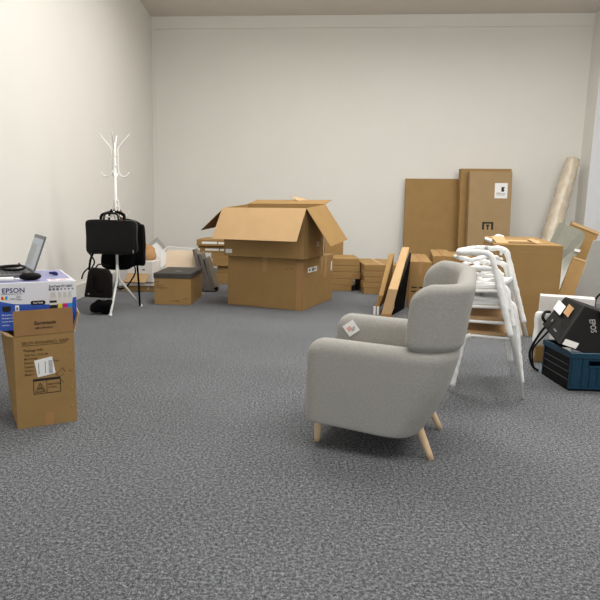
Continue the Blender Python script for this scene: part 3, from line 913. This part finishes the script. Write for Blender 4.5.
# white marker with orange cap
t = thing('marker_pen', 'white marker lying at the front edge of the printer carton, orange end at left', 'pen', (-1.385, 2.672, LZ + 0.014), 29)
MB().tube([(-0.06, 0, 0), (0.055, 0, 0)], 0.011, 14).done('barrel', 'paper', t, smooth=True)
MB().tube([(-0.085, 0, 0), (-0.06, 0, 0)], 0.0115, 14).done('cap', 'orange', t, smooth=True)
MB().tube([(0.055, 0, 0), (0.075, 0, 0), (0.083, 0, 0)], [0.006, 0.005, 0.002], 10).done('tip', 'paper', t, smooth=True)
# coiled cable on the keyboard
t = tag(MB().tube(smooth_path([(-1.62, 3.10, LZ + 0.03), (-1.58, 3.06, LZ + 0.028), (-1.50, 2.98, LZ + 0.028), (-1.44, 2.97, LZ + 0.03), (-1.43, 3.02, LZ + 0.036), (-1.48, 3.09, LZ + 0.04), (-1.55, 3.14, LZ + 0.036), (-1.60, 3.08, LZ + 0.034), (-1.53, 3.0, LZ + 0.042), (-1.46, 3.02, LZ + 0.046), (-1.50, 3.1, LZ + 0.05)]), 0.006).done('cable', 'black_plastic', smooth=True), 'black cable coiled on the laptop keyboard', 'cable')
t = tag(MB().puff((0, 0, 0), 0.05, 0.022, 0.018, e=0.6, amp=0.01, freq=40).done('usb_receiver', 'navy', smooth=True), 'tiny dark blue clip lying on the printer carton behind the mouse', 'clip')
t.location = (-1.262, 3.0, LZ + 0.012)

# ------------------------------------------------------------------ armchair
AZ = -18.36
arm = thing('armchair', 'light grey upholstered wingback armchair with pale wooden legs in the middle of the carpet', 'armchair', (0.158, 2.533, 0), AZ)
VN, VF = -0.10, 0.56    # outer near / far faces


def upath(u0, u1, vn, vf, rc, n=14):
    """U shaped plan path: from near front, round the back, to the far front"""
    P = []
    L = max(2, int((u1 - rc - u0) / 0.012))
    for i in range(L):
        P.append(Vector((u0 + (u1 - rc - u0) * i / L, vn)))
    for i in range(n + 1):
        a = -math.pi / 2 + math.pi / 2 * i / n
        P.append(Vector((u1 - rc + rc * math.cos(a), vn + rc + rc * math.sin(a))))
    m_ = 20
    for i in range(1, m_):
        P.append(Vector((u1, vn + rc + (vf - vn - 2 * rc) * i / m_)))
    for i in range(n + 1):
        a = math.pi / 2 * i / n
        P.append(Vector((u1 - rc + rc * math.cos(a), vf - rc + rc * math.sin(a))))
    for i in range(1, L + 1):
        P.append(Vector((u1 - rc + (u0 - u1 + rc) * i / L, vf)))
    return P


def shell(path, th, zb, zt, warp, rtop=0.07, rbot=0.03, redge=0.03):
    """zb(f), zt(f): bottom/top heights, f = 0 at the ends .. 1 at the back; warp(p3) moves points"""
    # arc lengths
    L = [0.0]
    for a, b in zip(path, path[1:]):
        L.append(L[-1] + (b - a).length)
    tot = L[-1]
    # resample with denser ends
    samp = []
    for k in range(9):
        samp.append((1 - math.cos(math.pi / 2 * k / 9)) * 0.09)
    k = 0.09
    while k < tot - 0.09:
        samp.append(k)
        k += 0.014
    for k in range(9, -1, -1):
        samp.append(tot - (1 - math.cos(math.pi / 2 * k / 9)) * 0.09)

    def ev(d):
        d = min(max(d, 0), tot)
        for i in range(len(L) - 1):
            if L[i + 1] >= d:
                f = (d - L[i]) / max(1e-9, L[i + 1] - L[i])
                return path[i].lerp(path[i + 1], f), (path[i + 1] - path[i]).normalized()
        return path[-1], (path[-1] - path[-2]).normalized()
    bm = MB()
    prev = first = None
    for d in samp:
        p, tg = ev(d)
        e = min(d, tot - d)
        nrm_ = Vector((tg.y, -tg.x))        # outward (path runs near -> back -> far)
        f = min(1.0, e / (tot * 0.36))
        he = th / 2
        if e < he:
            tt = 2 * math.sqrt(max(he * he - (he - e) ** 2, 1e-6))
        else:
            tt = th
        b, t_ = zb(f), zt(f)
        if e < rtop:
            t_ -= rtop - math.sqrt(max(rtop * rtop - (rtop - e) ** 2, 0))
        if e < rbot:
            b += rbot - math.sqrt(max(rbot * rbot - (rbot - e) ** 2, 0))
        c = p - nrm_ * (th / 2)
        rr = min(redge, tt * 0.49, (t_ - b) * 0.45)
        rt = min(tt * 0.49, 0.055)
        ring = []
        # rounded rectangle, top corners rounder
        def corner(cx, cz, r_, a0, n_=6):
            for q_ in range(n_ + 1):
                a = a0 + math.pi / 2 * q_ / n_
                ring.append((cx + r_ * math.cos(a), cz + r_ * math.sin(a)))
        corner(tt / 2 - rr, b + rr, rr, -math.pi / 2)
        for q_ in range(1, 14):
            ring.append((tt / 2, b + rr + (t_ - rt - b - rr) * q_ / 14))
        corner(tt / 2 - rt, t_ - rt, rt, 0)
        corner(-tt / 2 + rt, t_ - rt, rt, math.pi / 2)
        for q_ in range(1, 14):
            ring.append((-tt / 2, t_ - rt - (t_ - rt - b - rr) * q_ / 14))
        corner(-tt / 2 + rr, b + rr, rr, math.pi)
        vs = []
        for (o_, z_) in ring:
            q3 = c + nrm_ * o_
            vs.append(bm.bm.verts.new(warp(Vector((q3.x, q3.y, z_)))))
        if prev:
            n_ = len(vs)
            for i in range(n_):
                bm.bm.faces.new((prev[i], prev[(i + 1) % n_], vs[(i + 1) % n_], vs[i]))
        else:
            first = vs
        prev = vs
    bm.bm.faces.new(first[::-1])
    bm.bm.faces.new(prev)
    return bm


def back_u(z_):
    tab = [(0.0, 0.40), (0.105, 0.455), (0.14, 0.475), (0.21, 0.515), (0.32, 0.56), (0.50, 0.605), (0.60, 0.618), (0.80, 0.642), (1.0, 0.645)]
    for (a, b), (c, d) in zip(tab, tab[1:]):
        if z_ <= c:
            return b + (d - b) * (z_ - a) / (c - a)
    return 0.66


def warp_low(p):
    # rear of the shell follows the slanted back profile
    k = max(0.0, (p.x - 0.10) / 0.50)
    x = p.x + (back_u(p.z) - 0.60) * k ** 1.2
    return Vector((x, p.y, p.z + (p.y - 0.0) * 0.035 * max(0, p.z - 0.3) / 0.2))


low = shell(upath(-0.042, 0.60, VN, VF, 0.17), 0.105,
            lambda f: 0.125 - 0.018 * min(1, f * 1.6), lambda f: 0.508 - 0.012 * min(1, f * 1.5), warp_low, rtop=0.085, rbot=0.012, redge=0.012)
low.done('arm_shell', 'fabric', arm, smooth=True)


def warp_wing(p):
    k = max(0.0, min(1.0, (p.x - 0.30) / 0.30))
    x = p.x + (back_u(p.z) - 0.60) * k + (0.012 * (p.z - 0.5) / 0.3) * (1 - k)
    # the back crown is slightly higher and the wings dip behind their front edge
    return Vector((x, p.y, p.z + (p.y - 0.23) * 0.10 * max(0, p.z - 0.5) / 0.3))


wing = shell(upath(0.375, 0.60, VN + 0.006, VF - 0.006, 0.175), 0.072,
             lambda f: 0.482 + 0.0 * f, lambda f: 0.798 - 0.010 * f, warp_wing, rtop=0.10, rbot=0.05, redge=0.035)
wing.done('wing_back', 'fabric', arm, smooth=True)
MB().puff((0.20, 0.23, 0.315), 0.50, 0.44, 0.14, e=0.28, nu=56, nv=28, amp=0.004, freq=8).done('seat_cushion', 'fabric', arm, smooth=True)
MB().puff((0.19, 0.23, 0.185), 0.44, 0.46, 0.13, e=0.15, nu=40, nv=20).done('seat_base', 'fabric', arm, smooth=True)
MB().puff((0.465, 0.23, 0.46), 0.09, 0.42, 0.32, e=0.35, nu=40, nv=28).done('back_cushion', 'fabric', arm, smooth=True)
for (bx, by), (tx, ty) in (((0.0, 0.0), (0.004, 0.008)), ((0.0, 0.41), (0.004, 0.40)), ((0.510, 0.0), (0.415, 0.03)), ((0.519, 0.392), (0.42, 0.36))):
    a, b = Vector((bx, by, 0)), Vector((tx, ty, 0.165 if bx < 0.1 else 0.20))
    n_ = 6
    MB().tube([a + (b - a) * i / n_ for i in range(n_ + 1)], [0.0125 + 0.010 * i / n_ for i in range(n_ + 1)], 18).done('leg', 'birch', arm, smooth=True)
# care tag lying over the inner side of the far arm
FA = Face((0.045, VF - 0.109, 0.455), (1, 0, 0), (0, 0.0, 1), arm)
tagm = FA.rects('care_tag', 'paper', [(-0.033, -0.033, 0.033, 0.033)], z=0.003, label='white square paper tag hung on the far arm', ang=38)
FA.rects('tag_print', 'red_ink', [(-0.020, -0.016, 0.004, 0.008)], z=0.0038, ang=38)
FA.rects('tag_print', 'ink_grey', [(0.002, -0.012 + 0.006 * i, 0.022, -0.010 + 0.006 * i) for i in range(4)], z=0.0038, ang=38)

# ------------------------------------------------------------------ stacked wrapped chair frames
def frame_chair(k):
    labs = ['white metal chair wrapped in foam, lowest of the stack behind the armchair',
            'white foam-wrapped metal chair, second from the bottom of the stack',
            'white foam-wrapped metal chair, second from the top of the stack',
            'white foam-wrapped metal chair, topmost of the stack']
    t = thing('stacking_chair', labs[k], 'chair', (0.995 - 0.022 * k, 3.35, 0.083 * k), -14 - 5 * k, 'foam-wrapped chairs in the stack')
    t.rotation_euler = (0, -R(2.4) * k, R(-14 - 5 * k))
    for side, y in (('near', 0.0), ('far', 0.50)):
        # left leg, seat rail
        left = fillet([(0, y, 0.006), (0.052, y, 0.355), (0.335, y, 0.345)], 0.05)
        MB().tube(left, 0.0095, 10).done('leg_rail', 'white_metal', t, smooth=True)
        right = fillet([(0.39, y, 0.006), (0.30, y, 0.56), (0.085 + 0.015 * k, y, 0.575)], 0.05)
        MB().tube(right, 0.0095, 10).done('arm_leg', 'white_metal', t, smooth=True)
        # foam sleeves
        d = dense(left, 0.012)
        n_ = len(d)
        MB().tube(d[int(n_ * 0.07):int(n_ * 0.62)], 0.0145, 12, wob=0.3).done('foam_sleeve', 'foam', t, smooth=True)
        d = dense(right, 0.012)
        n_ = len(d)
        if k in (0, 3) or side == 'far':
            MB().tube(d[int(n_ * 0.13):], 0.0165, 12, wob=0.3).done('foam_sleeve', 'foam', t, smooth=True)
        else:
            MB().tube(d[int(n_ * 0.45):], 0.0155, 12, wob=0.3).done('foam_sleeve', 'foam', t, smooth=True)
    MB().tube([(0.06, 0, 0.352), (0.06, 0.25, 0.352), (0.06, 0.5, 0.352)], 0.009).done('crossbar', 'white_metal', t, smooth=True)
    MB().tube([(0.30, 0, 0.346), (0.30, 0.25, 0.346), (0.30, 0.5, 0.346)], 0.009).done('crossbar', 'white_metal', t, smooth=True)
    MB().box(0.035, 0.012, 0.357, 0.33, 0.488, 0.381).done('seat', 'ply' if k < 2 else 'foam', t, bevel=0.006)
    # backrest bar joining the two arms, low
    MB().tube(fillet([(0.085 + 0.015 * k, 0.0, 0.575), (0.06 + 0.018 * k, 0.06, 0.580), (0.06 + 0.018 * k, 0.44, 0.580), (0.085 + 0.015 * k, 0.5, 0.575)], 0.05), 0.015, 12, wob=0.3).done('backrest_bar', 'foam', t, smooth=True)
    if k in (1, 2, 3):
        mb = MB()
        mb.tube(smooth_path([(0.10, 0.04, 0.55), (0.17, 0.14, 0.52), (0.24, 0.24, 0.53), (0.28, 0.36, 0.50)]), 0.020, 12, wob=0.7, flat=0.6)
        mb.tube(smooth_path([(0.28, 0.05, 0.50), (0.21, 0.16, 0.47), (0.15, 0.28, 0.50)]), 0.016, 12, wob=0.7, flat=0.6)
        mb.done('loose_foam', 'foam', t, smooth=True)
    if k == 3:
        MB().tube([(0.175, 0.5, 0.57), (0.195, 0.5, 0.568)], 0.019, 14).done('joint_ring', 'silver', t, smooth=True)
    return t


for k in range(4):
    frame_chair(k)

# ------------------------------------------------------------------ right-hand corner things
t = thing('plastic_roll', 'long pale roll wrapped in shiny plastic leaning in the far right corner', 'roll', (4.22, 9.80, 0))
a, b = Vector((0, 0, 0.03)), Vector((0.555, 0.40, 1.99))
mb = MB()
pts = [a + (b - a) * i / 60 for i in range(61)]
mb.tube(pts, [0.165 - 0.055 * i / 60 + 0.004 * math.sin(i * 0.9) for i in range(61)], 20, wob=0.12)
mb.done('wrapped_body', 'roll', t, smooth=True)
MB().tube([b - (b - a) * 0.001, b + (b - a).normalized() * 0.02], 0.065, 16).done('roll_core', 'card_light', t, smooth=True)

t = thing('leaning_cardboard', 'brown cardboard board leaning to the right behind the grey translucent sheet', 'board', (0, 0, 0))
mb = MB()
mb.hexa([(3.40, 7.72, 0.0), (3.74, 7.66, 0.0), (3.75, 7.72, 0.0), (3.41, 7.78, 0.0),
         (3.78, 7.92, 0.975), (4.11, 7.86, 0.84), (4.12, 7.92, 0.84), (3.79, 7.98, 0.975)])
mb.done('body', 'card', t, bevel=0.004)
MB().slab((3.78, 7.915, 0.972), (0.33, -0.06, -0.135), (-0.018, -0.008, -0.035), 0.004).done('edge_fold', 'card_light', t)
t = thing('translucent_sheet', 'grey translucent sheet with rounded corner leaning behind the big plain box', 'sheet', (0, 0, 0))
mb = MB()
mb.prism([(2.98, 7.35, 0.0), (3.37, 7.28, 0.0), (3.74, 7.50, 0.76), (3.755, 7.51, 0.82), (3.71, 7.52, 0.865), (3.46, 7.58, 0.965)], (0.01, 0.02, 0))
mb.done('sheet', 'acrylic', t)
MB().slab((2.97, 7.34, 0.0), (0.07, 0, 0), (0.48, 0.225, 0.96), 0.003).done('edge_strip', 'acrylic', t)['label'] = 'pale strip along the left edge'
MB().slab((3.60, 7.43, 0.61), (0.07, 0, -0.015), (0.015, 0.01, 0.03), 0.002).done('sticker', 'paper', t)
t = thing('leaning_cardboard', 'smaller brown cardboard board leaning in front of the translucent sheet', 'board', (0, 0, 0))
mb = MB()
mb.hexa([(3.04, 6.62, 0.0), (3.19, 6.57, 0.0), (3.20, 6.62, 0.0), (3.05, 6.67, 0.0),
         (3.29, 6.78, 0.585), (3.415, 6.74, 0.545), (3.425, 6.79, 0.545), (3.30, 6.83, 0.585)])
mb.done('body', 'card', t, bevel=0.003)
MB().slab((3.29, 6.776, 0.583), (0.125, -0.04, -0.04), (-0.007, -0.004, -0.018), 0.003).done('edge_fold', 'card_light', t)
t = thing('grey_panel', 'large grey board leaning at the right edge behind the black case', 'board', (0, 0, 0))
mb = MB()
mb.hexa([(3.42, 7.00, 0.0), (4.9, 7.00, 0.0), (4.9, 7.03, 0.0), (3.42, 7.03, 0.0),
         (3.66, 7.10, 0.76), (4.9, 7.10, 0.76), (4.9, 7.13, 0.76), (3.66, 7.13, 0.76)])
mb.done('board', 'grey_board', t, bevel=0.004)
t = thing('power_cable', 'black cable hanging down in front of the grey board', 'cable', (0, 0, 0))
MB().tube(smooth_path([(3.30, 6.0, 0.72), (3.245, 6.0, 0.70), (3.20, 6.0, 0.62), (3.20, 6.0, 0.53), (3.26, 6.0, 0.42), (3.24, 6.0, 0.30), (3.17, 6.0, 0.20), (3.17, 5.98, 0.02)]), 0.010).done('cord', 'black_plastic', t, smooth=True)
MB().puff((3.32, 6.0, 0.73), 0.07, 0.06, 0.05, e=0.5).done('plug', 'black_plastic', t, smooth=True)

# white cartons behind the black case
t = carton('white_carton', 'white carton standing upright behind the black case', (1.955, 4.48, 0), -21, 0.24, 0.12, 0.44, m='white_card', tape=False)
t = carton('white_carton', 'low white carton at the right edge behind the black case', (2.225, 4.62, 0), -24, 0.19, 0.14, 0.41, m='white_card', tape=False)
t = tag(MB().puff((0, 0, 0), 0.09, 0.07, 0.24, e=0.3, amp=0.02, freq=12, nu=36, nv=28).done('foam_bundle', 'foam', smooth=True), 'crumpled white foam bundle left of the teal crate', 'packing foam')
t.location = (1.845, 4.17, 0.243)
t = carton('small_box', 'small brown box under the white foam bundle beside the crate', (1.80, 4.14, 0), -20, 0.09, 0.07, 0.12, m='card', tape=False)
t = tag(MB().tube(smooth_path([(1.86, 3.95, 0.36), (1.76, 3.92, 0.30), (1.69, 3.9, 0.20), (1.665, 3.9, 0.12), (1.68, 3.88, 0.04), (1.715, 3.86, 0.010)]), 0.008).done('cable', 'black_plastic', smooth=True), 'black cable looping down from the case to the carpet, left of the crate', 'cable')
t = tag(MB().tube(smooth_path([(1.87, 3.97, 0.35), (1.78, 3.93, 0.26), (1.70, 3.93, 0.15), (1.69, 3.90, 0.06), (1.70, 3.88, 0.009)]), 0.006).done('cable', 'black_plastic', smooth=True), 'thinner black cable beside the looping one near the crate', 'cable')

# teal crate
t = thing('folding_crate', 'teal and black plastic crate on the carpet at the right edge', 'crate', (1.72, 3.455, 0), 0)
CW, CD, CH, w_ = 0.46, 0.37, 0.235, 0.012
mb = MB()
# front and back panels with a hand hole
for y in (0, CD - w_):
    hx0, hx1, hz0, hz1 = 0.105, 0.27, 0.155, 0.187
    mb.box(0, y, 0.012, hx0, y + w_, CH - 0.03)
    mb.box(hx1, y, 0.012, CW, y + w_, CH - 0.03)
    mb.box(hx0, y, 0.012, hx1, y + w_, hz0)
    mb.box(hx0, y, hz1, hx1, y + w_, CH - 0.03)
    mb.done('side_panel', 'teal', t)
    mb = MB()
mb = MB()
for x in (0.004, CW - w_):
    MB().box(x, w_, 0.01, x + 0.01, CD - w_, CH - 0.03).done('end_panel', 'black_plastic', t)['label'] = 'black end panel'
mb = MB()
for zz in (0.06, 0.11, 0.15):
    mb.box(-0.001, 0.02, zz, 0.006, CD - 0.02, zz + 0.004)
mb.done('end_rib', 'keys', t)
mb = MB()
mb.box(-0.006, -0.006, CH - 0.035, CW + 0.006, 0.014, CH)
mb.box(-0.006, CD - 0.014, CH - 0.035, CW + 0.006, CD + 0.006, CH)
mb.box(-0.006, 0.0, CH - 0.035, 0.014, CD, CH)
mb.box(CW - 0.014, 0.0, CH - 0.035, CW + 0.006, CD, CH)
mb.done('rim', 'teal', t, bevel=0.004)
MB().box(0, 0, 0, CW, CD, 0.014).done('bottom', 'black_plastic', t)
mb = MB()
for x in (0.006, 0.07, 0.115, 0.16, 0.21, 0.255, 0.31, 0.36, 0.41):
    zt_ = 0.15 if 0.09 < x < 0.28 else CH - 0.035
    mb.box(x, -0.005, 0.02, x + 0.006, 0.0, zt_)
mb.box(0.0, -0.006, 0.014, CW, 0.0, 0.022)
mb.box(0.098, -0.005, 0.148, 0.28, 0.0, 0.154)
mb.done('rib', 'teal', t)

# black case tipped in the crate
A, C, D = Vector((1.71, 3.87, 0.33)), Vector((1.88, 3.69, 0.49)), Vector((1.655, 3.50, 0.275))
B = A + (C - D) - Vector((0, 0, 0.05))
wv = Vector((0.40, 0.0, -0.13))
t = thing('black_case', 'black hard case with white stickers tipped on top of the teal crate', 'case', tuple(D))
mb = MB()
mb.hexa([Vector(p) - D for p in (D, A, A + wv, D + wv, C, B, B + wv, C + wv)])
mb.done('body', 'black_plastic', t, bevel=0.012, seg=3)
# end face frame: origin D, right towards A (away) , up towards C
FE = Face(Vector((0, 0, 0)), (D - A), (C - D), t)
LE, HE = (A - D).length, (C - D).length
FE.rects('sticker', 'paper', [(-LE * 0.95, HE * 0.46, -LE * 0.56, HE * 0.70)], z=0.002, label='white paper sticker')
FE.rects('sticker', 'kraft', [(-LE * 0.50, HE * 0.56, -LE * 0.24, HE * 0.80)], z=0.002, label='torn brown and white sticker')
FE.rects('logo', 'silver', [(-LE * 0.72, HE * 0.22, -LE * 0.67, HE * 0.28)], z=0.002)
FE.rects('logo', 'ink_grey', [(-LE * 0.45, HE * 0.14, -LE * 0.30, HE * 0.17)], z=0.002)
FB = Face(Vector((0, 0, 0)), wv, (C - D), t)
FB.rects('sticker', 'trim', [(0.022, 0.012, 0.108, 0.06)], z=0.002, label='grey label')
FB.text('brand_lettering', 'silver', [('EPOS', 0.078, 0.268, 0.05)], z=0.003, ang=-60)
MB().tube(smooth_path([Vector((0.05, 0.30, 0.08)), Vector((0.035, 0.31, 0.11)), Vector((0.06, 0.34, 0.14)), Vector((0.10, 0.36, 0.14))]), 0.010).done('handle', 'black_plastic', t, smooth=True)
t = tag(MB().puff((0, 0, 0), 0.09, 0.06, 0.055, e=0.8, amp=0.04, freq=30, nu=30, nv=20).done('red_cloth', 'red', smooth=True), 'small crumpled red cloth on the black case at the right edge', 'cloth')
t.location = (2.03, 3.66, 0.455)
